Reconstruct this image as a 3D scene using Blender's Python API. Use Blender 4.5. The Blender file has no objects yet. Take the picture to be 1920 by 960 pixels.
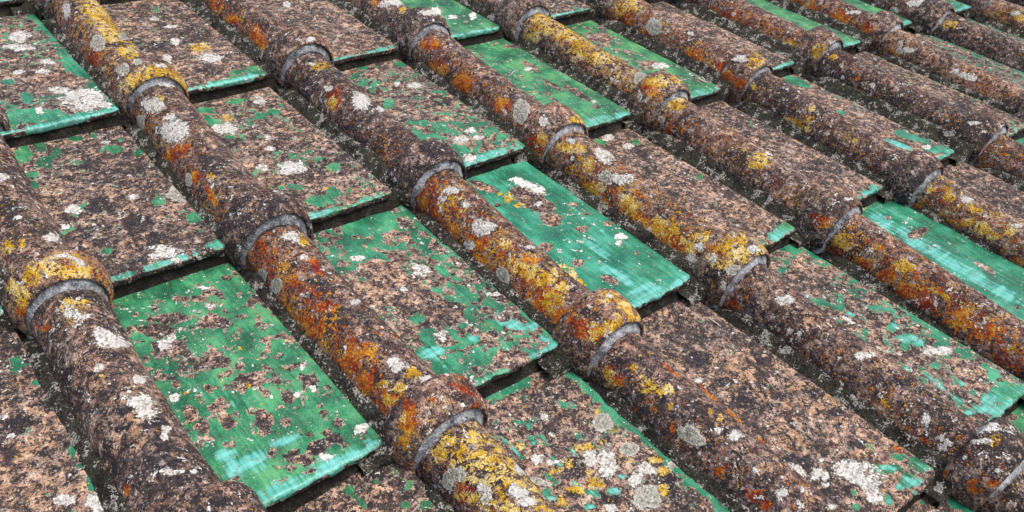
import bpy, math, random
import numpy as np
from mathutils import Matrix, Vector
from mathutils.bvhtree import BVHTree

scene = bpy.context.scene
# ------------------------------------------------------------------ camera, sky, sun, exposure
S = 0.25                     # rib spacing, metres
LR = 1.48735 * S             # exposed length of a course
PITCH = math.radians(13.83)  # roof slope
ROOF_Z = 3.4
ROOF = Matrix.Translation((0, 0, ROOF_Z)) @ Matrix.Rotation(PITCH, 4, 'X')   # roof frame: x along eave, y up the slope, z normal
CAM_R = np.array([[0.764138, -0.626356, 0.15418], [-0.309309, -0.565539, -0.764521], [0.566057, 0.536511, -0.625888]])
CAM_C = np.array([-0.5852, -4.59714, 2.86116]) * S
F_PX = 1612.18               # focal length in pixels of a 1920 wide frame

cam_d = bpy.data.cameras.new('camera')
cam = bpy.data.objects.new('camera', cam_d)
scene.collection.objects.link(cam)
scene.camera = cam
cam_d.sensor_width = 36.0
cam_d.lens = F_PX / 1920 * 36.0
cam_d.clip_start = 0.02
cam_d.clip_end = 2000
m = Matrix.Identity(4)
for i in range(3):
    m[i][0] = CAM_R[0][i]; m[i][1] = -CAM_R[1][i]; m[i][2] = -CAM_R[2][i]; m[i][3] = CAM_C[i]
cam.matrix_world = ROOF @ m

SUN_EL, SUN_AZ = math.radians(62), math.radians(150)     # azimuth from +Y towards +X
world = bpy.data.worlds.new('World')
scene.world = world
world.use_nodes = True
wn = world.node_tree
bg = wn.nodes['Background']
sky = wn.nodes.new('ShaderNodeTexSky')
sky.sky_type = 'NISHITA'
sky.sun_disc = False
sky.sun_elevation = SUN_EL
sky.sun_rotation = SUN_AZ
sky.air_density = 1.0
sky.dust_density = 5.0
sky.ozone_density = 1.0
wn.links.new(sky.outputs[0], bg.inputs[0])
bg.inputs[1].default_value = 0.14
sun_d = bpy.data.lights.new('sun', 'SUN')
sun_d.energy = 1.15
sun_d.angle = math.radians(30)
sun_d.color = (1.0, 0.95, 0.88)
sun = bpy.data.objects.new('sun', sun_d)
scene.collection.objects.link(sun)
sdir = Vector((math.sin(SUN_AZ) * math.cos(SUN_EL), math.cos(SUN_AZ) * math.cos(SUN_EL), math.sin(SUN_EL)))
sun.rotation_euler = sdir.to_track_quat('Z', 'Y').to_euler()
vs = scene.view_settings
vs.view_transform = 'Standard'
vs.look = 'None'
vs.gamma = 1.0
vs.use_curve_mapping = False
vs.exposure = 0.55

scene.cycles.max_bounces = 5
scene.cycles.diffuse_bounces = 3
scene.cycles.glossy_bounces = 2

# ------------------------------------------------------------------ helpers
C = scene.collection
rng = np.random.default_rng(7)


def hashf(ix, iy, iz, seed):
    n = (ix * 374761393 + iy * 668265263 + iz * 2147483647 + seed * 1274126177) & 0xFFFFFFFF
    n = ((n ^ (n >> 13)) * 1274126177) & 0xFFFFFFFF
    n = n ^ (n >> 16)
    return (n & 0xFFFF) / 65535.0


def vnoise(P, scale, seed=0, octaves=2):
    """smooth value noise, about -1..1"""
    out = np.zeros(len(P)); amp = 1.0; tot = 0
    for o in range(octaves):
        Q = P * scale * (2 ** o) + 1000.0
        I = np.floor(Q).astype(np.int64); f = Q - I
        f = f * f * (3 - 2 * f)
        v = 0
        for dx in (0, 1):
            for dy in (0, 1):
                for dz in (0, 1):
                    w = (f[:, 0] if dx else 1 - f[:, 0]) * (f[:, 1] if dy else 1 - f[:, 1]) * (f[:, 2] if dz else 1 - f[:, 2])
                    v = v + w * hashf(I[:, 0] + dx, I[:, 1] + dy, I[:, 2] + dz, seed + o * 17)
        out += amp * (v * 2 - 1); tot += amp; amp *= 0.5
    return out / tot


def sstep(a, b, x):
    t = np.clip((x - a) / (b - a), 0, 1)
    return t * t * (3 - 2 * t)


class Nt:
    """small node-tree builder"""
    def __init__(self, name):
        self.m = bpy.data.materials.new(name)
        self.m.use_nodes = True
        self.t = self.m.node_tree
        self.n = self.t.nodes
        self.b = self.n['Principled BSDF']

    def lk(self, a, b):
        self.t.links.new(a, b)

    def put(self, sock, v):
        if hasattr(v, 'links'):
            self.lk(v, sock)
        elif isinstance(v, (tuple, list)) and len(v) == 3 and sock.type == 'RGBA':
            sock.default_value = (*v, 1)
        else:
            sock.default_value = v

    def math(self, op, a, b=0.0, c=0.0, clamp=False):
        n = self.n.new('ShaderNodeMath'); n.operation = op; n.use_clamp = clamp
        self.put(n.inputs[0], a); self.put(n.inputs[1], b)
        if op in ('MULTIPLY_ADD',):
            self.put(n.inputs[2], c)
        return n.outputs[0]

    def vmath(self, op, a, b):
        n = self.n.new('ShaderNodeVectorMath'); n.operation = op
        self.put(n.inputs[0], a); self.put(n.inputs[1], b)
        return n.outputs[0]

    def noise(self, co, scale, detail=4, rough=0.6, dist=0.0, lo=0.32, hi=0.68, raw=False, lac=2.0):
        n = self.n.new('ShaderNodeTexNoise')
        self.lk(co, n.inputs['Vector'])
        n.inputs['Scale'].default_value = scale
        n.inputs['Detail'].default_value = detail
        n.inputs['Roughness'].default_value = rough
        n.inputs['Lacunarity'].default_value = lac
        n.inputs['Distortion'].default_value = dist
        return self.rng(n.outputs[0], lo, hi) if not raw else n.outputs[0]

    def vor(self, co, scale, feature='F1', rand=1.0):
        n = self.n.new('ShaderNodeTexVoronoi'); n.feature = feature
        self.lk(co, n.inputs['Vector']); n.inputs['Scale'].default_value = scale
        n.inputs['Randomness'].default_value = rand
        return n

    def rng(self, v, a, b, c=0.0, d=1.0, smooth=False):
        n = self.n.new('ShaderNodeMapRange')
        if smooth:
            n.interpolation_type = 'SMOOTHSTEP'
        self.put(n.inputs[0], v)
        for i, x in enumerate((a, b, c, d)):
            self.put(n.inputs[i + 1], x)
        return n.outputs[0]

    def ramp(self, v, stops):
        n = self.n.new('ShaderNodeValToRGB')
        e = n.color_ramp.elements
        while len(e) < len(stops):
            e.new(0.5)
        for el, (p, c) in zip(e, stops):
            el.position = p; el.color = (*c, 1)
        self.put(n.inputs[0], v)
        return n.outputs[0]

    def mix(self, f, a, b, mode='MIX'):
        n = self.n.new('ShaderNodeMix'); n.data_type = 'RGBA'; n.blend_type = mode
        self.put(n.inputs['Factor'], f); self.put(n.inputs[6], a); self.put(n.inputs[7], b)
        return n.outputs[2]

    def fmix(self, f, a, b):
        n = self.n.new('ShaderNodeMix'); n.data_type = 'FLOAT'
        self.put(n.inputs[0], f); self.put(n.inputs[2], a); self.put(n.inputs[3], b)
        return n.outputs[0]

    def coords(self):
        tc = self.n.new('ShaderNodeTexCoord')
        oi = self.n.new('ShaderNodeObjectInfo')
        k = self.n.new('ShaderNodeCombineXYZ')
        sc = self.n.new('ShaderNodeSeparateColor')       # object colour: red = seed of the piece, green = hue of its glaze
        self.lk(oi.outputs['Color'], sc.inputs[0])
        for i, w in enumerate((37.0, 91.0, 13.0)):
            self.lk(self.math('MULTIPLY', sc.outputs[0], w), k.inputs[i])
        return self.vmath('ADD', tc.outputs['Object'], k.outputs[0]), sc.outputs[1]

    def scaled(self, co, s):
        return self.vmath('MULTIPLY', co, s)

    def attr(self, name):
        a = self.n.new('ShaderNodeAttribute'); a.attribute_name = name
        s = self.n.new('ShaderNodeSeparateColor')
        self.lk(a.outputs['Color'], s.inputs[0])
        return s.outputs[0], s.outputs[1], s.outputs[2], a.outputs['Alpha']

    def sepx(self, c):
        s = self.n.new('ShaderNodeSeparateColor'); self.lk(c, s.inputs[0])
        return s.outputs[0]

    def cover(self, a, n, amp, soft=0.04):
        """mask where a + amp*(n-.5) passes .5"""
        v = self.math('MULTIPLY_ADD', n, amp, self.math('SUBTRACT', a, amp * 0.5))
        return self.rng(v, 0.5 - soft, 0.5 + soft, smooth=True), v


def ceramic(name, pan):
    t = Nt(name)
    co, rnd = t.coords()
    glz, white, yel, red = t.attr('m1')
    dark, grey, teal, tan = t.attr('m2')

    def at(v):
        return t.vmath('ADD', co, v)

    def add(*vw):
        o = None
        for v, w in vw:
            x = t.math('MULTIPLY', v, w)
            o = x if o is None else t.math('ADD', o, x)
        return o
    fine = t.noise(co, 640, 1, 0.7)
    grain = t.noise(co, 290, 2, 0.75)
    med = t.noise(co, 85, 4, 0.72)
    big = t.noise(co, 20, 3, 0.6)
    blot = t.noise(at((7.7, 4.1, 2.2)), 62, 4, 0.70, 0.35)
    wisp = t.noise(at((3.1, 1.7, 5.3)), 130, 3, 0.75, 0.3)
    # fired clay, weathered to several tones
    tone = add((med, 0.5), (wisp, 0.3), (grain, 0.2))
    if pan:
        base = t.ramp(tone, [(0.26, (0.108, 0.072, 0.060)), (0.38, (0.229, 0.141, 0.108)), (0.48, (0.459, 0.274, 0.181)), (0.58, (0.596, 0.378, 0.242)), (0.72, (0.779, 0.581, 0.407))])
        alt = t.ramp(tone, [(0.26, (0.080, 0.060, 0.057)), (0.42, (0.218, 0.152, 0.126)), (0.55, (0.391, 0.268, 0.208)), (0.72, (0.630, 0.488, 0.373))])
    else:
        base = t.ramp(tone, [(0.26, (0.077, 0.046, 0.039)), (0.40, (0.187, 0.106, 0.081)), (0.52, (0.333, 0.192, 0.135)), (0.62, (0.514, 0.325, 0.220)), (0.76, (0.769, 0.570, 0.401))])
        alt = t.ramp(tone, [(0.26, (0.065, 0.044, 0.044)), (0.42, (0.166, 0.117, 0.105)), (0.58, (0.347, 0.245, 0.200)), (0.74, (0.589, 0.464, 0.376))])
    base = t.mix(t.rng(big, 0.25, 0.8), base, alt)
    mt, _ = t.cover(tan, add((blot, 0.6), (wisp, 0.4)), 1.1, 0.1)
    base = t.mix(t.math('MULTIPLY', mt, 0.8), base, t.ramp(add((grain, 0.5), (wisp, 0.5)), [(0.25, (0.24, 0.13, 0.075)), (0.5, (0.50, 0.30, 0.17)), (0.75, (0.66, 0.45, 0.27))]))
    # black crustose growth, crisp and grainy
    nd = add((blot, 0.38), (wisp, 0.34), (grain, 0.28))
    md, dv = t.cover(dark, nd, 1.8, 0.03)
    base = t.mix(t.math('MULTIPLY', md, 0.95), base, t.ramp(add((fine, 0.5), (grain, 0.5)), [(0.25, (0.010, 0.009, 0.012)), (0.6, (0.035, 0.029, 0.034)), (0.85, (0.10, 0.085, 0.088))]))
    # crisp black pitting
    pk = add((t.noise(at((4.4, 0.7, 6.1)), 165, 2, 0.6, 0.2), 0.75), (fine, 0.25))
    mk, _ = t.cover(t.math('MULTIPLY', dark, 0.72), pk, 1.25, 0.03)
    base = t.mix(t.math('MULTIPLY', mk, 0.93), base, t.mix(fine, (0.008, 0.007, 0.010), (0.034, 0.028, 0.034)))
    # pale grains and small white dots
    spk = t.vor(co, 300)
    spm = t.math('MULTIPLY', t.math('LESS_THAN', spk.outputs['Distance'], 0.30), t.rng(t.noise(at((1.3, 8.8, 4.4)), 45, 2, 0.6), 0.5, 0.75))
    base = t.mix(t.math('MULTIPLY', spm, 0.4), base, (0.66, 0.58, 0.51))
    sp2 = t.vor(at((0.3, 0.1, 0.7)), 66)
    dots = t.math('MULTIPLY', t.rng(t.math('ADD', sp2.outputs['Distance'], t.math('MULTIPLY', grain, 0.3)), 0.34, 0.26), t.math('LESS_THAN', t.sepx(sp2.outputs['Color']), 0.07))
    base = t.mix(dots, base, t.mix(fine, (0.50, 0.47, 0.44), (0.86, 0.83, 0.79)))
    rough = t.rng(grain, 0, 1, 0.8, 0.96)
    h = add((grain, 0.0010), (fine, 0.0004), (med, 0.0008), (md, 0.0005))
    if pan:
        # glaze film with flaked pits
        pit = t.noise(t.scaled(at((2.0, 6.0, 9.0)), (1.0, 0.8, 1.0)), 78, 4, 0.68, 0.3)
        pv = t.vor(at((0.02, 0.01, 0.0)), 62)
        pits = add((pit, 0.58), (t.rng(pv.outputs['Distance'], 0.08, 0.72), 0.30), (grain, 0.12))
        mg, gv = t.cover(glz, pits, 1.0, 0.014)
        rim = t.math('SUBTRACT', t.rng(gv, 0.395, 0.487), mg, clamp=True)
        base = t.mix(t.math('MULTIPLY', rim, t.rng(t.noise(co, 140, 1, 0.6), 0.25, 0.75)), base, (0.70, 0.55, 0.43))
        streak = t.noise(t.scaled(co, (1.0, 0.04, 1.0)), 230, 3, 0.7)
        streak2 = t.noise(t.scaled(at((5, 5, 5)), (1.0, 0.08, 1.0)), 80, 3, 0.65)
        cross = t.noise(t.scaled(at((9, 2, 5)), (0.12, 1.0, 1.0)), 130, 3, 0.6)
        cloud = t.noise(at((4, 4, 1)), 24, 3, 0.6)
        g = t.ramp(add((streak, 0.20), (cloud, 0.6), (fine, 0.20)),
                   [(0.22, (0.012, 0.083, 0.036)), (0.42, (0.025, 0.156, 0.062)), (0.58, (0.046, 0.250, 0.098)), (0.75, (0.115, 0.350, 0.111))])
        emer = t.ramp(add((streak, 0.28), (cloud, 0.5), (fine, 0.22)),
                      [(0.22, (0.008, 0.094, 0.055)), (0.5, (0.017, 0.198, 0.111)), (0.78, (0.062, 0.362, 0.234))])
        g = t.mix(t.rng(rnd, 0.3, 0.7), g, emer)
        # thin blue-green glaze on lip and brushed streaks, sky sheen painted into it
        tv = t.math('ADD', teal, t.math('MULTIPLY', t.math('SUBTRACT', add((streak2, 0.4), (streak, 0.32), (cross, 0.28)), 0.5), 1.5))
        tm = t.rng(tv, 0.36, 0.98, smooth=True)
        g = t.mix(t.math('MULTIPLY', tm, 0.95), g, t.mix(add((streak, 0.5), (cross, 0.5)), (0.012, 0.25, 0.185), (0.22, 0.64, 0.58)))
        dust = t.rng(t.noise(co, 420, 2, 0.6), 0.74, 0.92)
        g = t.mix(t.math('MULTIPLY', dust, 0.3), g, (0.22, 0.38, 0.25))
        film = t.math('MULTIPLY', t.rng(add((blot, 0.5), (grain, 0.5)), 0.45, 0.8), t.rng(big, 0.3, 0.8))
        g = t.mix(t.math('MULTIPLY', film, 0.55), g, (0.085, 0.095, 0.058))
        base = t.mix(mg, base, g)
        rough = t.fmix(mg, rough, t.rng(add((streak, 0.6), (fine, 0.4)), 0, 1, 0.22, 0.5))
        h = t.fmix(mg, h, add((streak, 0.00016), (cross, 0.0001), (cloud, 0.0004), (1.0, 0.0026)))
    # red to golden crust
    mr, rv = t.cover(red, add((wisp, 0.5), (grain, 0.3), (fine, 0.2)), 1.45, 0.05)
    rc = t.ramp(add((t.noise(at((2, 2, 7)), 34, 3, 0.6), 0.62), (grain, 0.38)),
                [(0.2, (0.15, 0.012, 0.010)), (0.42, (0.34, 0.050, 0.010)), (0.58, (0.54, 0.16, 0.012)), (0.8, (0.66, 0.33, 0.03))])
    base = t.mix(mr, base, rc)
    # yellow
    my, yv = t.cover(yel, add((t.noise(at((6, 1, 1)), 105, 4, 0.74), 0.6), (grain, 0.25), (fine, 0.15)), 1.5, 0.045)
    my = t.math('MULTIPLY', my, t.rng(wisp, 0.66, 0.58))
    yc = t.ramp(add((t.noise(at((8, 3, 2)), 48, 3, 0.65), 0.6), (fine, 0.4)),
                [(0.2, (0.38, 0.17, 0.008)), (0.42, (0.62, 0.36, 0.010)), (0.58, (0.72, 0.50, 0.10)), (0.8, (0.82, 0.68, 0.36))])
    base = t.mix(my, base, yc)
    # white and grey-green crusts
    wn_ = add((t.noise(at((1, 9, 3)), 78, 4, 0.72, 0.3), 0.7), (grain, 0.3))
    mw, wv = t.cover(white, wn_, 1.2, 0.04)
    fr = t.math('SUBTRACT', t.rng(wv, 0.34, 0.46), mw, clamp=True)
    base = t.mix(t.math('MULTIPLY', t.math('MULTIPLY', fr, t.rng(white, 0.3, 0.5)), 0.6), base, t.mix(grain, (0.16, 0.15, 0.12), (0.42, 0.41, 0.35)))
    base = t.mix(t.math('MULTIPLY', mw, 0.97), base, t.ramp(add((grain, 0.6), (wisp, 0.4)), [(0.25, (0.34, 0.31, 0.27)), (0.45, (0.70, 0.67, 0.61)), (0.65, (0.86, 0.84, 0.79))]))
    ms, sv = t.cover(grey, wn_, 0.6, 0.03)
    srim = t.rng(sv, 0.52, 0.70)
    base = t.mix(ms, base, t.mix(srim, (0.72, 0.70, 0.60), t.ramp(add((grain, 0.6), (wisp, 0.4)), [(0.25, (0.20, 0.19, 0.15)), (0.5, (0.42, 0.41, 0.34)), (0.75, (0.62, 0.60, 0.52))])))
    crust = t.math('MAXIMUM', t.math('MAXIMUM', mw, ms), t.math('MAXIMUM', my, mr))
    rough = t.fmix(crust, rough, 0.92)
    h = t.math('ADD', h, t.math('MULTIPLY', t.math('ADD', mw, ms), t.math('ADD', 0.0010, t.math('MULTIPLY', grain, 0.0012))))
    h = t.math('ADD', h, t.math('MULTIPLY', t.math('ADD', my, mr), t.math('MULTIPLY', grain, 0.0008)))
    b = t.n.new('ShaderNodeBump')
    b.inputs['Strength'].default_value = 1.0
    b.inputs['Distance'].default_value = 1.0
    t.lk(h, b.inputs['Height'])
    t.lk(base, t.b.inputs['Base Color'])
    t.put(t.b.inputs['Roughness'], rough)
    t.b.inputs['Specular IOR Level'].default_value = 0.38 if pan else 0.3
    t.lk(b.outputs[0], t.b.inputs['Normal'])
    return t.m


def mortar_mat(name, c0, c1, c2, bump=1.0, moss=0.0):
    t = Nt(name)
    co, rnd = t.coords()
    grain = t.noise(co, 420, 2, 0.75)
    med = t.noise(co, 75, 4, 0.7, 0.3)
    big = t.noise(co, 24, 2, 0.6)
    c = t.ramp(t.math('ADD', t.math('ADD', t.math('MULTIPLY', med, 0.4), t.math('MULTIPLY', grain, 0.3)), t.math('MULTIPLY', big, 0.3)), [(0.25, c0), (0.5, c1), (0.75, c2)])
    if moss:
        c = t.mix(t.math('MULTIPLY', t.rng(big, 0.3, 0.75), moss), c, t.mix(grain, (0.010, 0.011, 0.008), (0.075, 0.075, 0.05)))
        pale = t.rng(t.math('ADD', t.math('MULTIPLY', t.noise(co, 60, 4, 0.72), 0.7), t.math('MULTIPLY', grain, 0.3)), 0.62, 0.70)
        c = t.mix(t.math('MULTIPLY', pale, 0.9), c, t.mix(grain, (0.20, 0.19, 0.16), (0.60, 0.58, 0.52)))
    t.lk(c, t.b.inputs['Base Color'])
    t.b.inputs['Roughness'].default_value = 0.92
    t.b.inputs['Specular IOR Level'].default_value = 0.25
    b = t.n.new('ShaderNodeBump')
    b.inputs['Strength'].default_value = 1.0
    b.inputs['Distance'].default_value = 1.0
    t.lk(t.math('MULTIPLY', t.math('ADD', t.math('MULTIPLY', grain, 0.6), t.math('MULTIPLY', med, 1.0)), 0.0016 * bump), b.inputs['Height'])
    t.lk(b.outputs[0], t.b.inputs['Normal'])
    return t.m


M_PAN = ceramic('glazed_pan_clay', True)
M_RIB = ceramic('lichened_clay', False)
M_JOINT = mortar_mat('grey_mortar', (0.05, 0.055, 0.066), (0.27, 0.285, 0.31), (0.58, 0.60, 0.63))
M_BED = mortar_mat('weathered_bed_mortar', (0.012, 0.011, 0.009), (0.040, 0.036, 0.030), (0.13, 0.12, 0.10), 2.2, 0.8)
M_SOIL_SHADE = mortar_mat('black_soil', (0.006, 0.006, 0.005), (0.014, 0.012, 0.010), (0.05, 0.045, 0.036), 1.5)  # soil made near-black to stand in for shade under the lips
M_DECK = mortar_mat('dark_boards', (0.02, 0.016, 0.012), (0.04, 0.03, 0.022), (0.07, 0.05, 0.035))


def mesh_grid(V, nu, nv, closed=False):
    """V: nu*nv points, row-major over u then v -> (verts, faces)"""
    i = np.arange(nu - 1)[:, None] * nv + np.arange(nv - 1)[None, :]
    i = i.ravel()
    F = np.stack([i, i + nv, i + nv + 1, i + 1], 1)
    return V, F


# tint of the glaze, 0 leaf green to 1 emerald
HUE = {(0, 2): .42, (1, 2): .55, (2, 2): .85, (4, 3): 1.0, (3, 1): .35, (4, 1): .2, (0, 0): .6, (3, 3): .6, (6, 1): .3, (7, 1): .3, (1, 1): .45, (2, 1): .5, (1, 3): .6, (0, 1): .4}


class Piece:
    """one mesh object in roof-frame coordinates, with its paint layers"""
    def __init__(self, name, V, F, mat, origin, key=None, smooth=True):
        self.name, self.V, self.F, self.mat, self.o, self.key, self.smooth = name, V, F, mat, np.array(origin, float), key, smooth
        self.m1 = np.zeros((len(V), 4)); self.m2 = np.zeros((len(V), 4))
        self.kids = []; self.label = None

    def normals(self):
        if not hasattr(self, '_n'):
            a, b, c, d = (self.V[self.F[:, i]] for i in range(4))
            fn = np.cross(c - a, d - b)
            n = np.zeros_like(self.V)
            for i in range(4):
                np.add.at(n, self.F[:, i], fn)
            self._n = n / (np.linalg.norm(n, axis=1, keepdims=True) + 1e-12)
        return self._n

    def build(self, parent, offset):
        me = bpy.data.meshes.new(self.name)
        V = (self.V - self.o).astype(np.float32)
        nF = len(self.F)
        me.vertices.add(len(V)); me.vertices.foreach_set('co', V.ravel())
        me.loops.add(nF * 4); me.loops.foreach_set('vertex_index', self.F.astype(np.int32).ravel())
        me.polygons.add(nF)
        me.polygons.foreach_set('loop_start', np.arange(0, nF * 4, 4, dtype=np.int32))
        me.polygons.foreach_set('use_smooth', np.ones(nF, dtype=bool))
        me.update(calc_edges=True)
        for nm, arr in (('m1', self.m1), ('m2', self.m2)):
            if arr.any():
                a = me.attributes.new(nm, 'FLOAT_COLOR', 'POINT')
                a.data.foreach_set('color', np.clip(arr, 0, 1).astype(np.float32).ravel())
        me.materials.append(self.mat)
        o = bpy.data.objects.new(self.name, me)
        sd = float(np.abs(np.sin(self.o[0] * 127.1 + self.o[1] * 311.7 + len(self.name) * 7.7)))
        o.color = (sd, HUE.get(self.key[1:], sd) if self.key else 0.5, 0, 1)
        C.objects.link(o)
        o.parent = parent
        o.location = self.o - offset
        if self.label:
            o['label'] = self.label
        for k in self.kids:
            k.build(o, self.o)
        return o


def to_px(P):
    d = (P - CAM_C) @ CAM_R.T
    return np.stack([d[:, 0] / d[:, 2] * F_PX + 960, d[:, 1] / d[:, 2] * F_PX + 480], 1), d[:, 2]


def in_view(P, margin=60):
    q, z = to_px(P)
    ok = (z > 0.05) & (q[:, 0] > -margin) & (q[:, 0] < 1920 + margin) & (q[:, 1] > -margin) & (q[:, 1] < 960 + margin)
    return ok.any()


# ------------------------------------------------------------------ layout of the roof
COLS = range(-4, 15)         # ribs; rib 0 is the leftmost one with a collar in the photograph
ROWS = range(-4, 7)          # courses, numbered down the slope
OFF = {(0, 1): (.6, 0), (1, 0): (0, .5), (1, 1): (-3.3, -4.6), (2, 1): (3.4, 2.5), (3, 0): (-.4, 1.4), (4, 0): (-9, -8), (3, 1): (-1.3, -1.3),
       (4, 1): (6, -.5), (5, 1): (1.7, -4.5), (6, 1): (8, 3), (7, 1): (6, 1), (8, 1): (-12, -5), (5, 2): (-12, -5), (4, 2): (-5.3, 2.3),
       (3, 2): (1.2, 1.1), (2, 2): (-2, 2.6), (1, 2): (1.5, -.3), (6, 2): (12, 8), (3, 3): (-4, -6), (4, 3): (-18, 0), (5, 3): (-14, 0), (2, 0): (4, 8)}


def rim(c, r):
    """centre of the lower rim of cover tile (c, r)"""
    if (c, r) in OFF:
        dx, dy = OFF[(c, r)]
    else:
        q = np.random.default_rng(61000 + c * 31 + r * 7 + 5000)
        dx, dy = q.normal(0, 2.5, 2)
    return c * S + dx * 1e-3, -r * LR + dy * 1e-3


PAN_HI, PAN_LO = 0.009, -0.016     # top surface at the lower edge / where the next course covers it
R_LO, R_HI = 0.0402, 0.0362        # rib radius at its lower / upper end
R_COL = 0.0575


# lower right corners of pans as seen in the photograph; the course height above gives their distance
CORNER = {(0, 0): (221, 207), (1, 0): (501, 139), (2, 0): (745, 88), (3, 0): (937, 50), (4, 0): (1103, 18), (0, 1): (421, 463), (1, 1): (735, 363), (2, 1): (985, 277),
          (3, 1): (1184, 212), (4, 1): (1352, 166), (5, 1): (1486, 118), (6, 1): (1603, 82), (7, 1): (1705, 43), (0, 2): (719, 834), (1, 2): (1050, 638), (2, 2): (1297, 523),
          (3, 2): (1495, 430), (4, 2): (1652, 353), (5, 2): (1787, 286), (2, 3): (1748, 878), (3, 3): (1918, 717)}


def pan_corner(c, r):
    """right edge x and lower edge y of pan (c, r)"""
    if (c, r) in CORNER:
        x, y = CORNER[(c, r)]
        d = np.array([(x - 960) / F_PX, (y - 480) / F_PX, 1.0]) @ CAM_R
        t = (PAN_HI - CAM_C[2]) / d[2]
        P = CAM_C + t * d
        return float(np.clip(P[0], (c + 1) * S - 0.088, (c + 1) * S - 0.046)), float(np.clip(P[1], -r * LR - 0.02, -r * LR + 0.045))
    q = np.random.default_rng(60200 + c * 57 + r * 11)
    return (c + 1) * S - 0.060 + q.normal(0, .003), -r * LR + 0.018 + q.normal(0, .004)


def pan_tile(c, r):
    """pan between rib c and rib c+1, lower edge on course line r"""
    q = np.random.default_rng(60200 + c * 57 + r * 11)
    xr, y0 = pan_corner(c, r)
    xr += 0.004
    xl = c * S + 0.027
    xm, hw = (xl + xr) / 2, (xr - xl) / 2 - 0.0035
    probe = np.array([[xm + a * hw, y0 + b * LR, 0] for a in (-1, -.5, 0, .5, 1) for b in (0, .25, .5, .75, 1)])
    st = 0.0034 if in_view(probe, 40) else 0.014
    nx = int(2 * hw / st)
    xs = np.linspace(-hw, hw, nx + 1)
    drop = np.zeros_like(xs)
    e = 0.0035
    xs = np.concatenate([[-hw - e, -hw - e, -hw - e * .7], xs, [hw + e * .7, hw + e, hw + e]])
    drop = np.concatenate([[0.011, e, e * .3], drop, [e * .3, e, 0.011]])
    L = LR + 0.045
    ny = int(L / st)
    ys = np.linspace(L, 0.004, ny + 1)
    prof = [(y, 0.0) for y in ys]
    for a in (25, 50, 75, 90):
        a = math.radians(a)
        prof.append((0.004 - 0.004 * math.sin(a), -0.004 + 0.004 * math.cos(a)))
    prof += [(0.0003, -0.0075), (0.0012, -0.0098), (0.004, -0.0110), (0.045, -0.0112)]
    prof = np.array(prof)
    X, Y = np.meshgrid(xs, prof[:, 0], indexing='ij')
    Z = np.broadcast_to(prof[:, 1][None, :], X.shape).copy()
    Z = np.maximum(Z - drop[:, None], -0.0113)
    # rounded lower corners, uneven lip
    k = np.clip((np.abs(X) - (hw - 0.012)) / 0.0155, 0, 1)
    Y = Y + 0.0055 * k ** 3 * np.clip(1 - Y / 0.02, 0, 1)
    P = np.stack([X, Y, Z], -1).reshape(-1, 3)
    base = P + [xm, y0, 0]
    lipw = np.clip(1 - P[:, 1] / 0.012, 0, 1)
    P[:, 1] += lipw * (0.0024 * vnoise(base * [1, 0, 0] + [0, c, r], 70, 3, 3) + 0.0016 * vnoise(base, 200, 9, 2))
    slope = (PAN_HI - PAN_LO) / LR
    P[:, 2] += PAN_HI - P[:, 1] * slope
    P[:, 2] += 0.0014 * vnoise(base, 18, 21, 2) * np.clip(P[:, 1] / 0.03, 0.4, 1) + 0.0003 * vnoise(base, 150, 5, 2)
    P[:, 2] += P[:, 0] * q.normal(0, 0.009) + q.normal(0, 0.0008)
    V = P + [xm, y0, 0]
    V, F = mesh_grid(V, len(xs), len(prof))
    p = Piece('pan_tile', V, F[:, ::-1], M_PAN, (xm, y0, 0), ('p', c, r))
    p.lx = np.broadcast_to(X.reshape(-1) / hw, (len(V),)); p.ly = Y.reshape(-1)     # local position for the paint
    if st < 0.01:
        # soil under the lip, blackened to draw the step's shadow, on the course below
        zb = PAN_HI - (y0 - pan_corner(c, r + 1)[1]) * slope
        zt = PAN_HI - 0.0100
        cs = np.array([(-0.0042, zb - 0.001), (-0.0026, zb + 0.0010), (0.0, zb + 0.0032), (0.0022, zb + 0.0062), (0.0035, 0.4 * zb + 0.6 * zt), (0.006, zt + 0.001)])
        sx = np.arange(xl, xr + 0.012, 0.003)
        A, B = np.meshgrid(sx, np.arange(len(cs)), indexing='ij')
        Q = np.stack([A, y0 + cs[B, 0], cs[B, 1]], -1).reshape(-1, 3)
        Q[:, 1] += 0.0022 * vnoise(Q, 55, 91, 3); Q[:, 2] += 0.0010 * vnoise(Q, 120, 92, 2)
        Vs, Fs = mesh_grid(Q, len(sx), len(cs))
        p.kids.append(Piece('soil_seam', Vs, Fs, M_SOIL_SHADE, (xm, y0, 0)))
    p.face = np.broadcast_to(np.arange(len(prof))[None, :] >= ny + 3, X.shape).reshape(-1)
    return p


def lathe(cx, cz, angs, ys, radii):
    """half-barrel: angs x stations; cx, cz, radii per station; straight legs at both ends"""
    A = angs[:, None]
    X = cx[None, :] + radii[None, :] * np.cos(A)
    Z = cz[None, :] + radii[None, :] * np.sin(A)
    Y = np.broadcast_to(ys[None, :], X.shape)
    P = np.stack([X, Y, Z], -1)
    leg0 = P[0] - [0, 0, 0.03]; leg1 = P[-1] - [0, 0, 0.03]
    mid0 = P[0] - [0, 0, 0.012]; mid1 = P[-1] - [0, 0, 0.012]
    return np.concatenate([[leg0], [mid0], P, [mid1], [leg1]], 0)


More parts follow.
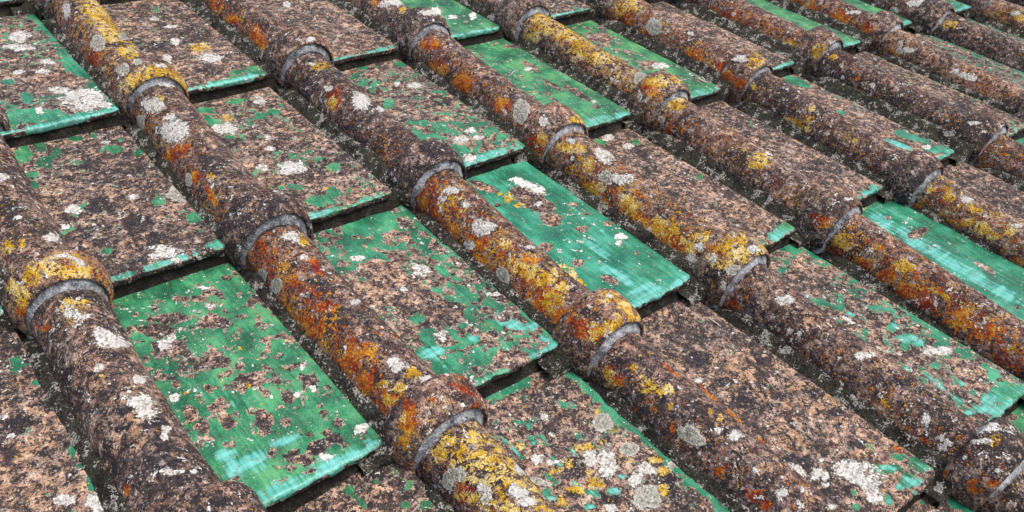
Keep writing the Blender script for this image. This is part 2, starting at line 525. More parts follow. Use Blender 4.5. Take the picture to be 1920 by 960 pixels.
def cover_tile(c, r):
    q = np.random.default_rng(60900 + c * 77 + r * 13)
    x1, y1 = rim(c, r)
    x0, y0 = rim(c, r - 1)
    x0 = 0.7 * x0 + 0.3 * c * S
    probe = np.array([[x1 + (x0 - x1) * t + a, y1 + (y0 - y1) * t, b] for t in np.linspace(0, 1, 9) for a in (-.05, .05) for b in (0, .055)])
    vis = in_view(probe, 30)
    st = 0.0033 if vis else 0.012
    L = y0 - y1
    ys = np.arange(y1 + 0.010, y0 + 0.045, st)
    t = (ys - y1) / L
    cx = x1 - 0.0072 + 0.0042 * sstep(0.6, 1.0, t) + (x0 - x1) * t + 0.0012 * np.sin(t * 3.1 + q.uniform(0, 6))
    cz = 0.0015 - 0.002 * t
    R = R_LO + (R_HI - R_LO) * t + q.normal(0, 0.0009)
    na = int(math.pi * R_LO / st)
    angs = np.linspace(0, math.pi, na + 1)
    G = lathe(cx, cz, angs, ys, R)
    nu, nv = G.shape[:2]
    up = np.clip((G[..., 2] - cz[None, :]) / R_LO, -0.5, 1)
    G[..., 0] += np.sign(G[..., 0] - cx[None, :]) * 0.0048 * (1 - np.clip(up, 0, 1)) ** 2   # sides flare a little at the foot
    V = G.reshape(-1, 3)
    V, F = mesh_grid(V, nu, nv)
    body = Piece('cover_tile', V, F[:, ::-1], M_RIB, (x1, y1, 0.0), ('r', c, r))
    # collar
    Rc = R_COL + q.normal(0, 0.0014); kl = q.uniform(0.88, 1.12)
    Rb = 0.0395
    sh = np.array([(0.0615, Rb - 0.004), (0.0595, Rb + 0.0005), (0.0585, Rb + 0.0045), (0.0570, Rb + 0.0080), (0.0545, Rc - 0.0042), (0.0510, Rc - 0.0018),
                   (0.047, Rc - 0.0005), (0.040, Rc), (0.032, Rc - 0.0002), (0.025, Rc - 0.0008), (0.018, Rc - 0.0017), (0.012, Rc - 0.0034), (0.007, Rc - 0.0052),
                   (0.0035, Rc - 0.0070), (0.0012, Rc - 0.0090), (0.0008, Rc - 0.0106), (0.002, Rc - 0.0116), (0.005, Rc - 0.0122), (0.014, Rc - 0.0126)])
    # resample the profile evenly
    seg = np.r_[0, np.cumsum(np.hypot(*np.diff(sh, axis=0).T))]
    npf = max(int(seg[-1] / (st * 0.8)), 14)
    s = np.linspace(0, seg[-1], npf)
    py, pr = np.interp(s, seg, sh[:, 0]) * kl, np.interp(s, seg, sh[:, 1])
    tc = py / L
    ccx = x1 - 0.003 + (x0 - x1) * tc
    ccz = np.full_like(py, 0.0005)
    # sides of the collar curl under near the pan
    angs = np.linspace(-0.05, math.pi + 0.05, int(math.pi * Rc / st) + 3)
    G = lathe(ccx, ccz, angs, y1 + py, pr)
    nu, nv = G.shape[:2]
    G[0, :, 0] -= 0.014; G[-1, :, 0] += 0.014
    G[1, :, 0] -= 0.003; G[-2, :, 0] += 0.003
    V, F = mesh_grid(G.reshape(-1, 3), nu, nv)
    col = Piece('collar', V, F[:, ::-1], M_RIB, (x1, y1, 0.0), ('k', c, r))
    # mortar packed between the rim and the tile below
    Ri = Rc - 0.0108
    x2, y2 = rim(c, r + 1)
    prof = [(0.016, Ri), (0.0075, Ri - 0.0005), (0.0055, Ri - 0.0012), (0.0035, Ri - 0.0032), (0.0020, Ri - 0.0060), (-0.0005, Ri - 0.0090), (-0.0040, Ri - 0.0112), (0.002, Ri - 0.017)]
    py = np.array([a for a, b in prof]); pr = np.array([b for a, b in prof])
    angs = np.linspace(-0.05, math.pi + 0.05, 48 if vis else 12)
    G = lathe(np.full_like(py, x1 - 0.003), np.full_like(py, 0.0005), angs, y1 + py, pr)
    nu, nv = G.shape[:2]
    V, F = mesh_grid(G.reshape(-1, 3), nu, nv)
    jo = Piece('mortar_joint', V, F[:, ::-1], M_JOINT, (x1, y1, 0.0))
    for p, am in ((body, 1.0), (col, 1.25)):
        n = p.normals()
        d = 0.0016 * vnoise(p.V, 26, 2 + c + 50, 3) + 0.00035 * vnoise(p.V, 190, 4, 2)
        p.ang = None
        p.V = p.V + n * (d * am)[:, None]
    jd = 0.0024 * vnoise(jo.V, 60, 31, 3) + 0.0010 * vnoise(jo.V, 260, 8, 2)
    jo.V = jo.V + jo.normals() * jd[:, None]
    jo.V[:, 1] += 0.0036 * vnoise(jo.V, 40, 77, 3)
    body.kids = [col, jo]
    return body


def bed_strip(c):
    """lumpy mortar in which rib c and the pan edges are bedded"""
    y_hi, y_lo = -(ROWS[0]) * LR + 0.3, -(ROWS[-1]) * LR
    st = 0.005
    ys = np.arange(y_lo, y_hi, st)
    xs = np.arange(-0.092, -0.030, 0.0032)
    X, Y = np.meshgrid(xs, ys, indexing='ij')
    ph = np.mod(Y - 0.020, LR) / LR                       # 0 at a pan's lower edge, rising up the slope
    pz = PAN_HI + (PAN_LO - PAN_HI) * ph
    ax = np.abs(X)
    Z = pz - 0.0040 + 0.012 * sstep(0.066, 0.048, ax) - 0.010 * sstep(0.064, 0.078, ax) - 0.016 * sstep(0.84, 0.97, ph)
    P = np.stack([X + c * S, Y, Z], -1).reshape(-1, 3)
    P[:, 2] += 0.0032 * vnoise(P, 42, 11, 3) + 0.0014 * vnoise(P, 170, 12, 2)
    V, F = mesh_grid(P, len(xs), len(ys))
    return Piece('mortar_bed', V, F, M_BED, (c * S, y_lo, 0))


pans = {(c, r): pan_tile(c, r) for c in list(COLS)[:-1] for r in ROWS}
ribs = {(c, r): cover_tile(c, r) for c in COLS for r in ROWS}
beds = [bed_strip(c) for c in COLS]

# ------------------------------------------------------------------ growth and wear on the tiles
# pans: (c, r): (glaze left, glaze on the lip, glaze along the right edge)
PAN = {(0, 0): (.30, .75, .6), (1, 0): (.16, .62, .1), (2, 0): (.12, .6, .2), (3, 0): (.66, .9, .5), (4, 0): (.2, .8, .2),
       (0, 1): (.15, .45, .1), (1, 1): (.27, .62, .2), (2, 1): (.3, .7, .25), (3, 1): (.68, .9, .3), (4, 1): (.55, .8, .2), (5, 1): (.14, .6, .1), (6, 1): (.9, .9, .6), (7, 1): (.9, .9, .6), (8, 1): (.6, .8, .5),
       (-1, 2): (.16, .3, .2), (0, 2): (.55, .9, .5), (1, 2): (.42, .8, .6), (2, 2): (.93, .9, .7), (3, 2): (.12, .5, .2), (4, 2): (.12, .45, .1), (5, 2): (.22, .6, .2), (6, 2): (.18, .5, .3), (7, 2): (.35, .8, .5), (8, 2): (.4, .8, .5),
       (0, 3): (.2, .4, .3), (1, 3): (.22, .5, .75), (2, 3): (.1, .3, .1), (3, 3): (.33, .85, .4), (4, 3): (.95, .9, .8), (5, 3): (.15, .4, .2), (6, 3): (.5, .6, .5),
       (2, 4): (.2, .5, .6), (3, 4): (.75, .8, .6), (0, -1): (.9, .9, .6)}
# ribs and collars: (c, r): (red flank, yellow top, pale tan, black)
RIB = {(1, 0): (.52, .52, .25, .40), (1, 1): (.42, .1, .35, .42), (1, 2): (.72, .2, .3, .44), (1, 3): (.35, .78, .4, .36), (0, 1): (.3, .25, .35, .42), (0, 2): (.12, .05, .42, .42),
       (2, 0): (.5, .1, .3, .42), (2, 1): (.32, .06, .25, .48), (2, 2): (.62, .42, .3, .42), (2, 3): (.36, .16, .4, .45), (3, 0): (.25, .1, .35, .42), (3, 1): (.52, .08, .25, .40), (3, 2): (.6, .36, .35, .42), (3, 3): (.38, .06, .35, .42),
       (4, 0): (.4, .1, .25, .4), (4, 1): (.38, .64, .2, .40), (4, 2): (.42, .16, .35, .40), (4, 3): (.6, .32, .3, .40), (5, 0): (.4, .2, .2, .4), (5, 1): (.55, .18, .25, .36), (5, 2): (.34, .24, .25, .46), (5, 3): (.56, .46, .3, .36),
       (6, 1): (.52, .14, .25, .36), (6, 2): (.3, .06, .25, .48), (7, 1): (.6, .16, .3, .38), (7, 2): (.38, .08, .62, .36), (8, 1): (.4, .1, .3, .42), (8, 2): (.2, .1, .3, .42), (9, 2): (.45, .5, .3, .4)}
COL = {(0, 1): (.6, .85, .5, .36), (1, 0): (.5, .68, .4, .4), (1, 2): (.72, .3, .4, .38), (2, 2): (.74, .6, .3, .34), (3, 2): (.55, .72, .4, .32), (4, 1): (.58, .6, .3, .36), (5, 1): (.66, .3, .3, .32),
       (3, 1): (.5, .3, .3, .38), (1, 1): (.3, .05, .15, .5), (2, 1): (.2, .05, .2, .5), (4, 2): (.45, .12, .3, .42)}


def lump(P, sc, sd):
    return 0.5 + 0.5 * vnoise(P, sc, sd, 2)


for (c, r), p in pans.items():
    q = np.random.default_rng(61500 + c * 97 + r * 19)
    g0, lip, ed = PAN.get((c, r), (q.choice([.12, .2, .3, .6, .9]), q.uniform(.4, .9), q.uniform(.1, .7)))
    g = g0 + 0.26 * (lump(p.V, 14, 50) - 0.5)
    y = p.ly; x = p.lx
    g = np.maximum(g, ed * sstep(0.72, 0.97, x + 0.1 * vnoise(p.V, 30, 8)))
    g = np.maximum(g, ed * 0.9 * sstep(0.80, 0.98, -x + 0.1 * vnoise(p.V, 30, 8)))
    g = np.maximum(g, (lip - 0.06) * sstep(0.014, 0.002, y + 0.011 * vnoise(p.V, 38, 9)))
    g = np.where(p.face, g * 0.1, g)
    p.m1[:, 0] = g
    p.m2[:, 2] = sstep(0.022, 0.001, y + 0.012 * vnoise(p.V, 40, 19)) * 0.72 + 0.22 * g0 * lump(p.V, 9, 29)
    p.m2[:, 0] = 0.48 + 0.34 * (lump(p.V, 16, 51) - .5) + 0.22 * p.face  # edge grime on the face, darkened further to paint the step's shadow line
    p.m2[:, 3] = 0.38 + 0.4 * (lump(p.V, 10, 52) - .5)
    p.m1[:, 1] = 0.06 + 0.16 * lump(p.V, 25, 53)
    p.m1[:, 2] = 0.05


def paint_rib(p, v, cx):
    n = p.normals()
    left = -n[:, 0]                       # 1 on the left flank, 0 on the crown
    flank = sstep(0.05, 0.75, left)
    crown = sstep(0.35, 0.9, n[:, 2])
    lo = lump(p.V * [1, .5, 1], 20, 60)
    p.m1[:, 3] = v[0] * 0.78 * (0.45 + 0.55 * np.maximum(flank, 0.25 * crown)) + 0.35 * (lo - .5) - 0.06
    p.m1[:, 2] = v[1] * 0.75 * (0.4 + 0.6 * crown) + 0.35 * (lump(p.V, 22, 61) - .5) - 0.07
    p.m2[:, 3] = v[2] + 0.4 * (lump(p.V, 16, 62) - .5)
    p.m2[:, 0] = v[3] + 0.06 + 0.34 * (lump(p.V, 18, 63) - .5) + 0.03 * sstep(0.5, 0.95, left)
    p.m1[:, 1] = 0.06 + 0.22 * lump(p.V, 30, 64)
    p.m2[:, 1] = 0.1


for (c, r), b in ribs.items():
    q = np.random.default_rng(61900 + c * 41 + r * 23)
    v = RIB.get((c, r), (q.uniform(.2, .6), q.uniform(.05, .5), .3, .42))
    paint_rib(b, v, c * S)
    paint_rib(b.kids[0], COL.get((c, r), v), c * S)

# single patches: kind, then x y rx ry [turn] in pixels of the 1920 x 960 photograph; each is carried along the view ray to the tile it lies on
# G glaze  B bare  T blue-green glaze with painted sky sheen  W white  Y yellow  O red-orange  S grey rosette  K black  C tan clay
FEAT = """
@1
W 110 205 55 30;W 110 265 90 18;W 270 350 40 20;W 240 400 40 15;W 470 560 120 60;W 330 510 60 20;W 590 590 40 20;G 340 240 60 35;G 420 370 80 40 30;G 540 440 40 60 60;G 600 510 30 50;G 200 650 180 40;G 60 680 50 40;T 350 690 250 25 -16;G 150 545 35 25;G 40 460 40 15;B 250 440 150 60;W 220 620 25 20;W 100 405 30 12;
Y 540 70 120 60 40;Y 620 190 70 50 40;Y 720 290 60 40;S 550 240 40 50;S 700 205 35 22;S 690 385 35 40;S 775 345 25 18;W 375 60 20 50;O 520 330 40 80 30;Y 850 440 160 60 -15;Y 1020 470 50 50;W 960 470 90 15;
W 860 590 60 40;W 975 740 80 70;S 790 700 20 60;W 960 660 25 20;O 980 860 40 90 60;Y 890 555 30 20;C 900 640 80 60;
W 1185 325 60 30;W 940 340 30 30;W 985 235 25 20;W 905 370 30 10;Y 1125 265 60 25;W 865 105 30 12;W 960 150 35 10;G 1330 405 40 14;G 1420 400 50 25;T 1300 455 200 22 -12;W 1615 25 25 14;K 1150 195 60 30;K 880 260 60 35;K 770 240 50 30;
G 1150 620 50 15;G 1180 690 50 40;W 1265 720 70 28;Y 1280 660 30 15;G 1455 655 25 15;G 1540 630 50 12;W 1640 940 70 30;W 1525 835 35 12;W 1460 570 35 18;W 1505 770 15 15;W 1480 940 30 18;G 1330 570 60 15;G 1880 940 40 25;G 1650 880 25 18;G 1290 770 30 12;
G 130 870 50 40;G 230 830 30 25;G 250 910 40 30;G 420 780 50 15;G 530 765 15 14;G 320 860 25 25;G 640 840 50 20;G 570 850 12 14;G 780 860 30 22;W 590 800 25 8;G 680 785 15 8;
O 1220 30 40 50;O 1310 110 40 30;O 1440 200 30 60;O 1480 260 40 50;K 1460 150 60 50;W 1740 220 30 14;Y 1790 370 60 22;W 1760 360 20 10;W 1850 500 22 16;O 1880 560 40 60;Y 1870 580 25 40
@2
O 190 15 20 20;W 300 10 50 20;W 235 30 30 15;Y 345 60 20 20;W 510 70 80 14;G 650 60 80 50 30;W 530 65 35 25;W 620 95 30 12;W 740 90 20 20;T 770 180 130 22 -12;G 800 110 60 30;
O 500 250 60 40;O 680 470 60 60;O 540 380 60 40;O 900 590 50 40;S 1015 625 45 70 10;W 1135 680 32 26;Y 1330 670 40 30;Y 1130 780 25 30;O 1100 800 60 60;
Y 1130 130 90 50 30;Y 1250 180 80 50;Y 1350 260 80 60 30;Y 1450 320 60 40;Y 1080 200 40 40;C 1330 330 60 40;S 1690 445 45 40 10;Y 1780 460 80 30;O 1740 500 50 50;Y 1900 560 40 40;W 1680 540 8 30;Y 1890 440 40 30;Y 1870 590 60 30;S 1800 670 18 20;O 1840 740 20 40;
G 860 300 120 60 20;G 1250 520 200 60 40;B 1060 370 60 12 30;B 960 260 50 10;W 1050 385 20 10;W 1420 575 14 10;B 1190 480 60 12 30;B 1320 520 80 15 30;B 1440 600 30 12;T 1460 670 90 25;G 1560 610 80 40;
G 1650 260 150 30 32;G 1780 330 120 25 30;B 1450 215 80 20;W 1790 370 40 15;B 1740 365 60 22;G 1880 400 60 20;C 1500 215 30 12;
W 415 480 45 18;W 315 470 16 8;G 130 465 28 24;G 180 480 25 20;G 85 430 30 12;G 270 585 30 24;G 340 360 40 10;G 120 380 30 8;G 440 690 60 16;G 560 720 45 30;G 500 770 110 30 20;W 725 735 32 18;W 775 770 24 15;W 680 790 50 25;G 760 700 60 15;G 840 730 40 20;G 650 850 70 40;G 900 770 30 25;T 820 875 140 22 -18;W 720 890 40 20;G 1000 810 25 20;B 480 740 30 12;K 560 580 60 20;
W 120 570 60 40 30;W 230 610 30 20;Y 1620 30 60 35;S 1760 150 45 50;O 1580 110 60 40;Y 1560 60 30 40;O 1700 200 60 40;Y 1300 830 80 30;Y 1390 920 35 40;Y 1250 830 30 30;W 1480 880 60 30 30;W 1290 790 25 15;W 1300 890 10 10;W 1500 775 35 18;W 1610 820 25 18;G 1440 800 40 14;G 1660 800 25 12;K 520 840 90 50
@3
O 60 330 60 60;O 180 400 80 50;Y 90 240 20 10;W 45 185 20 10;C 250 150 60 30;W 330 330 40 20;Y 440 320 40 30;Y 400 350 40 30;O 330 470 60 30;O 250 430 40 40;O 160 100 60 60;O 260 90 60 30;W 290 80 14 8;Y 610 250 40 20 30;K 450 130 20 20;Y 780 290 60 40;W 850 240 25 14;G 620 110 160 25 27;G 990 30 110 22 20;
O 700 60 60 50;O 880 100 60 40;O 1020 150 60 30;W 960 70 40 10;O 620 20 30 20;W 1330 20 60 30;W 1190 60 20 20;Y 1500 140 45 22;K 1550 170 60 20;W 1870 75 30 14;Y 1900 100 40 22;Y 1750 130 40 14;S 1225 250 14 22;S 1220 290 20 18;W 1270 280 40 14;C 1300 230 100 20 30;W 1600 430 60 18 20;W 1530 400 30 16;O 1190 300 40 12 30;C 1650 380 120 14 27;
W 1070 480 10 18;W 1000 560 30 12;O 985 440 12 14;W 900 435 8 8;O 1050 550 50 12;Y 850 320 30 12;C 1650 720 60 30;W 1640 690 40 10;W 1700 740 14 8;Y 400 490 14 30;Y 370 560 20 20;Y 640 700 70 30 25;Y 590 680 25 14;Y 715 670 22 18;Y 705 740 15 18;Y 925 765 14 12;Y 970 790 25 10;Y 730 610 20 16;C 520 440 60 18;Y 410 600 30 10;
G 640 460 80 22 20;G 880 632 25 8;T 1220 815 80 14 20;G 1310 780 100 14 15;G 1440 840 80 22;W 1370 825 25 12;G 1230 740 40 10;G 100 490 100 40;T 100 520 60 16;G 20 420 40 25;K 50 450 40 14;T 560 370 60 10 -20;Y 430 900 60 50;W 490 860 30 14;C 330 830 100 30 30
@4
W 410 215 45 25;S 1010 130 75 45;W 740 150 25 18;W 925 455 75 40;W 990 500 30 20;G 890 170 40 18;G 1090 260 35 28;G 940 260 12 14;G 605 455 25 18;G 425 450 14 10;G 380 325 28 8;G 355 350 20 10;G 460 200 16 10;G 425 250 16 10;G 170 20 50 20;G 190 80 25 20;G 1030 230 25 10;G 1130 340 12 8;G 1240 370 14 10;T 680 595 100 14 -15;T 900 525 110 12 -15;T 1030 485 25 18;T 1210 420 60 22;W 1135 490 28 14;W 370 315 20 10;W 265 130 14 8;K 560 200 100 50;K 780 290 100 50;K 900 380 100 40;
C 60 150 100 40 50;W 285 375 40 25;W 95 262 30 14;Y 40 430 40 40;Y 120 405 20 30;W 15 35 40 20;C 300 450 40 14;K 60 220 80 60;Y 260 520 100 30 -30;Y 330 560 90 30;Y 170 600 80 50 -40;Y 420 500 40 30;W 340 480 60 12 -15;W 440 510 50 14 30;Y 120 700 50 60;Y 430 580 90 30 -10;K 300 555 50 15;Y 60 650 25 60;O 140 800 60 40;W 125 630 14 14;C 480 590 60 30;
Y 430 750 90 30;Y 400 790 50 50;Y 460 810 30 30;W 420 810 60 30;W 590 920 90 30 20;Y 380 725 30 14;O 250 880 40 20;W 1640 370 50 25;Y 1700 390 40 25 40;O 1490 450 25 20;O 1580 540 50 20;O 1750 670 60 20 40;O 1840 770 60 40;O 1780 540 60 30 45;S 1475 590 30 40;S 1550 650 35 45 40;W 1705 485 20 14;O 1650 620 20 40;O 1700 840 80 30;W 1700 700 12 10;O 1780 900 60 40;
G 750 720 120 60 -10;G 900 680 120 40;G 1180 570 120 30 -15;B 1200 690 60 14;G 680 830 70 80;B 960 830 120 30;B 1200 850 80 40;B 880 900 100 40;W 1180 760 35 15;W 1150 660 35 12;B 1130 720 50 15;B 1020 720 40 10;G 1010 680 100 20;G 1560 860 50 60 40;B 1450 740 60 40;W 960 940 20 20;G 1230 900 40 14;B 1270 600 25 8;G 1480 800 60 30 45;
G 1790 170 80 30;G 1880 120 40 25;G 1660 90 40 14;Y 1835 95 15 12;W 1620 10 60 10;T 1830 235 80 18 -15;G 1580 100 25 14;Y 1190 40 25 25;S 1060 50 20 40;O 1100 40 30 40;O 1190 140 20 70 -30;W 1195 90 12 14;C 1300 60 60 40;C 1270 120 80 40
@5
G 200 290 130 70;G 60 380 60 120;B 310 350 40 20;G 430 400 80 30 35;G 560 560 60 24 40;G 700 690 80 30 40;G 860 760 70 30 30;B 380 380 70 10 40;B 500 510 30 14 45;B 200 560 130 60;B 350 680 220 110 25;B 150 700 130 60 30;B 550 800 150 80;W 450 560 55 30 20;W 355 665 25 16;W 560 925 28 30;G 440 830 28 22;G 515 895 18 14;W 640 765 12 8;B 90 370 30 10;B 310 480 60 30;W 100 490 50 16;W 75 740 30 22;G 640 930 12 14;T 950 860 120 30 20;G 850 870 80 35;W 860 695 40 10;B 750 620 40 20;B 820 780 50 12;G 480 945 40 15;T 1080 870 40 25;T 1140 945 40 18;T 740 945 40 20;B 920 820 30 30;
B 1080 170 130 50 30;W 1050 80 90 18 15;W 1110 110 40 25;B 1180 270 60 40 20;Y 940 150 25 35;Y 1000 195 25 14;B 800 90 80 20 20;W 990 50 30 14;B 1150 430 40 25;B 1350 325 35 15;B 1335 520 32 20;B 1530 615 60 22 10;W 1570 370 40 18;W 1560 405 15 18;B 1500 300 30 14;B 1310 190 25 12;B 1380 240 14 8;B 1660 460 14 8;B 1450 510 10 8;B 880 195 18 8;C 1190 290 40 18;T 1440 440 90 25 40;T 1580 600 120 30 35;T 1700 700 100 40;T 1720 660 90 30;T 1480 560 60 14 35;W 1110 185 20 12;Y 890 130 14 6;
W 620 110 45 20;W 570 150 18 20;Y 630 165 18 14;W 555 225 12 14;W 790 320 60 50;W 720 420 30 25;Y 570 200 10 20;O 530 230 40 40;O 470 200 30 60;O 620 330 50 40;O 780 420 60 40;O 770 500 50 30;Y 920 410 30 30;O 900 470 20 30;Y 1000 540 80 40 30;Y 1100 600 60 50 40;Y 1180 620 60 60;O 1050 600 40 40;O 1130 740 50 60;Y 1190 730 60 60;O 1230 820 60 60;Y 1200 650 80 40;S 905 590 35 55 -30;Y 1310 600 70 16 35;C 800 170 60 12 35;C 930 380 60 14 35;W 1060 430 30 10;O 1060 500 60 30;O 800 560 40 25;Y 1270 560 60 20 35;W 700 190 25 20;Y 685 220 20 14;
Y 1510 710 60 30;Y 1590 760 50 30 30;W 1500 705 20 10;W 1400 760 14 10;O 1350 890 60 60;O 1300 840 20 60;Y 1500 880 120 30 -30;C 1570 800 60 30;Y 1640 830 50 30;K 1400 800 60 30;O 1440 920 60 30;Y 1420 890 30 40;
O 1450 190 60 40;Y 1420 100 50 40;O 1380 100 50 40;Y 1620 190 60 50 30;O 1620 230 80 25 35;O 1740 310 80 40 35;Y 1800 320 80 40 35;Y 1900 390 40 30;O 1860 400 80 50;W 1570 50 70 30;S 1480 30 40 25 -30;C 1650 60 60 25;W 1730 330 10 16;Y 1390 5 14 6;O 1870 430 60 50;Y 1880 330 30 30
@6
Y 40 430 40 40;Y 100 370 60 30;W 50 500 40 30;W 90 430 30 20;Y 270 420 100 50 -20;Y 330 480 80 50;Y 180 500 40 30;W 175 485 20 30;S 290 560 50 30;W 225 640 18 25;W 400 440 40 20;Y 230 530 60 25;K 320 430 25 20;O 190 440 40 30;K 180 570 60 60;Y 440 450 25 30;
C 600 740 60 40;W 570 730 50 30;O 280 780 40 50;O 400 880 50 20;S 350 810 16 22;C 720 830 100 60;C 800 880 80 40;W 930 840 40 10 30;W 600 900 20 15;
Y 900 400 50 50;O 880 470 40 40;C 1080 380 60 20;C 990 290 40 16;Y 1240 540 60 40;O 1000 540 60 50;O 1150 590 60 40;O 1350 740 80 60;O 1250 680 60 50;W 1215 575 16 10;Y 1450 690 60 15 30;W 1420 730 12 25;O 1560 830 80 60;O 1700 900 80 50;C 1560 660 80 16 35;C 1800 820 60 20;W 1780 885 14 8;K 1420 600 50 30;
O 790 290 60 30;O 740 260 30 20;W 930 160 25 10;C 780 130 60 30;O 980 200 20 10;Y 1020 200 8 30;
Y 1500 150 40 30;Y 1500 110 25 20;Y 1640 210 60 20 30;Y 1690 330 60 40 30;Y 1610 290 40 20;Y 1750 370 30 25;O 1560 300 40 25;O 1500 300 40 30;O 1320 200 40 25;W 1600 160 40 20 30;W 1700 255 15 10;Y 1840 350 30 30;Y 1400 100 30 20;O 1870 520 40 40;W 1870 310 40 14;S 1390 85 14 14;
G 600 440 80 22 20;G 740 480 60 14 30;G 1170 880 25 25;T 1270 940 60 25;G 1440 920 90 25 35;G 1250 770 60 14 35;W 935 850 25 8 30;T 950 810 30 6 30;B 700 600 150 80;G 560 560 30 12;G 1120 700 40 10 35;T 1190 870 25 20;
T 540 350 70 25 -25;G 590 310 50 25;G 430 395 14 8;G 455 410 10 8;G 95 35 14 20;C 350 210 30 14;C 430 300 60 40;G 1030 125 30 16;G 1075 105 25 25;
T 1120 285 90 40 35;T 1300 390 120 40 35;T 1480 490 140 40 35;T 1650 590 140 40 35;T 1800 680 120 40 35;B 1330 350 60 25 -20;C 1360 335 30 12;B 1700 545 60 12 30;B 1885 770 18 10;W 1675 530 20 10;B 1160 265 14 6;T 1090 300 60 25 35
@7
G 1000 380 150 60;B 1200 110 90 40;B 960 40 100 40;B 1080 400 40 40;B 1270 450 30 50 -20;B 1490 440 50 60;B 1130 480 50 25;B 1350 240 40 40;B 1450 210 60 40;B 1620 310 40 40;B 1750 220 50 30;B 1420 690 35 25;B 1245 680 20 20;B 1400 620 30 20;B 1240 340 25 30;W 990 315 22 20;W 1670 300 20 14;W 1760 270 20 16;W 1700 140 25 20;T 1600 560 100 30 -15;T 1400 680 120 60 -20;T 1550 850 200 50 -25;T 1350 840 80 14 -15;T 1850 700 80 50;T 1290 640 60 40;Y 1345 35 12 6;Y 1405 245 14 8;W 930 20 40 25;Y 1050 290 12 10;G 800 40 60 40;G 1100 600 60 150 -40;G 1250 720 80 80;G 1480 780 150 60 -20;B 1660 660 60 20;B 1840 510 25 20;B 1820 400 30 14;B 1890 550 40 18;W 1820 650 40 20;B 1780 600 50 40;B 1720 680 25 20;
W 630 15 110 25;W 780 215 50 25;W 790 340 80 40;W 820 400 60 40;W 565 140 30 20;Y 570 195 15 14;W 545 165 20 10;K 680 395 60 25;K 850 670 55 40;K 880 460 60 25;K 590 325 30 25;K 370 200 60 60;C 600 300 120 60 40;C 750 500 150 60 45;W 975 735 60 14;W 1090 735 25 12;K 930 600 50 20;O 715 840 20 25;O 655 603 8 10;C 800 560 80 40;K 970 700 40 25;W 935 490 30 20;W 920 545 30 18;K 600 600 40 60;C 1000 640 50 60;K 650 700 50 80;C 1130 900 100 25 -15;K 1100 890 40 30;K 1280 900 60 30;
G 85 130 35 45;G 220 235 40 20;G 410 610 18 50;G 520 800 35 45;G 590 910 45 50;W 530 900 55 50;W 370 890 70 30;W 60 530 30 10;W 15 420 30 20;K 110 460 90 60;K 210 300 40 25;K 250 350 60 30;K 400 760 50 30;K 240 630 40 20;K 60 640 40 25;C 130 240 100 40;C 180 600 150 60;G 305 375 18 14;G 480 700 40 14
@8
T 500 60 80 40;G 600 150 100 60;T 850 230 120 20 -25;T 1080 100 80 16 -40;T 780 290 50 25;G 860 50 50 14;G 760 60 40 40;G 970 10 40 14;G 790 120 60 20;B 950 100 100 60;T 60 650 60 40;T 170 570 60 25;G 30 420 40 60;G 200 550 40 14;W 110 490 40 30;W 40 290 40 25;
O 60 100 60 80 50;O 150 220 40 60;W 310 130 60 40 15;Y 400 170 60 25 30;Y 400 190 60 25;W 470 215 50 22;O 120 230 30 60;Y 270 330 40 40;O 280 350 40 50;O 160 50 40 60;Y 330 260 40 25;O 60 60 30 80;Y 240 250 40 30;C 210 100 60 60;K 200 200 40 40;S 190 380 20 25;
O 380 470 50 60;O 350 560 40 40;O 690 270 70 20 30;O 750 400 20 60;O 560 480 80 16 -30;C 550 340 60 30;W 680 360 16 14;O 380 380 40 60;O 520 330 20 14;Y 350 430 25 40;C 640 330 40 20;
Y 700 540 120 40;Y 560 620 60 60;Y 640 600 60 60;Y 800 680 120 50 40;Y 900 780 100 60;W 800 850 40 50 -20;W 1000 850 60 40 30;W 1040 900 60 30;Y 720 870 60 50;O 700 860 50 60;S 650 750 60 40;S 600 780 30 50;K 820 700 60 40;K 860 790 60 30;Y 820 910 60 40;Y 1100 920 60 30;K 740 640 30 25;Y 950 700 60 40;
G 900 270 120 40 -20;G 1000 240 80 30 -20;C 1080 240 60 40;C 1250 400 120 60;G 1450 310 50 12 40;G 1600 430 90 14 42;G 1750 560 100 16 42;G 1850 640 60 18 42;W 1140 430 25 25;S 1620 610 55 42;S 1720 880 80 70;S 1858 692 25 18;W 1490 680 50 80;W 1400 660 50 40;W 1700 730 70 35;W 1650 790 40 25;W 1100 660 40 20;W 1180 680 30 16;Y 900 600 40 20;Y 1000 590 30 25;Y 1450 405 25 18;Y 1380 600 60 25;Y 1270 690 40 30;Y 1620 670 30 16;Y 1760 670 40 20;Y 1800 730 40 25;Y 1800 840 40 30;Y 1200 740 40 18;Y 1440 790 50 30;Y 1320 840 50 25;Y 1250 900 40 30;Y 1530 500 30 14;Y 1100 830 60 25;Y 1410 740 30 18;Y 1470 560 25 14;T 930 560 40 8 40;T 980 620 40 8 40;T 1060 480 30 14 40;T 1130 540 30 8 40;T 1215 680 50 8 40;T 1310 620 40 10 40;T 1080 575 18 12;T 1340 820 60 10 40;T 1430 860 50 10 40;T 1540 840 40 20;T 1190 885 30 10;T 1580 760 40 12;T 1170 760 30 8 40;T 1400 930 30 15;K 1300 700 100 60;K 1500 880 80 50;W 1520 935 40 20;S 1120 790 60 20 15;W 1010 720 40 30 40;K 1850 800 80 80;S 1470 460 60 50;
G 50 840 25 20;G 120 920 35 20 40;G 360 920 25 25;G 480 920 40 30;K 180 760 80 50;G 200 790 12 10;C 200 860 80 25;
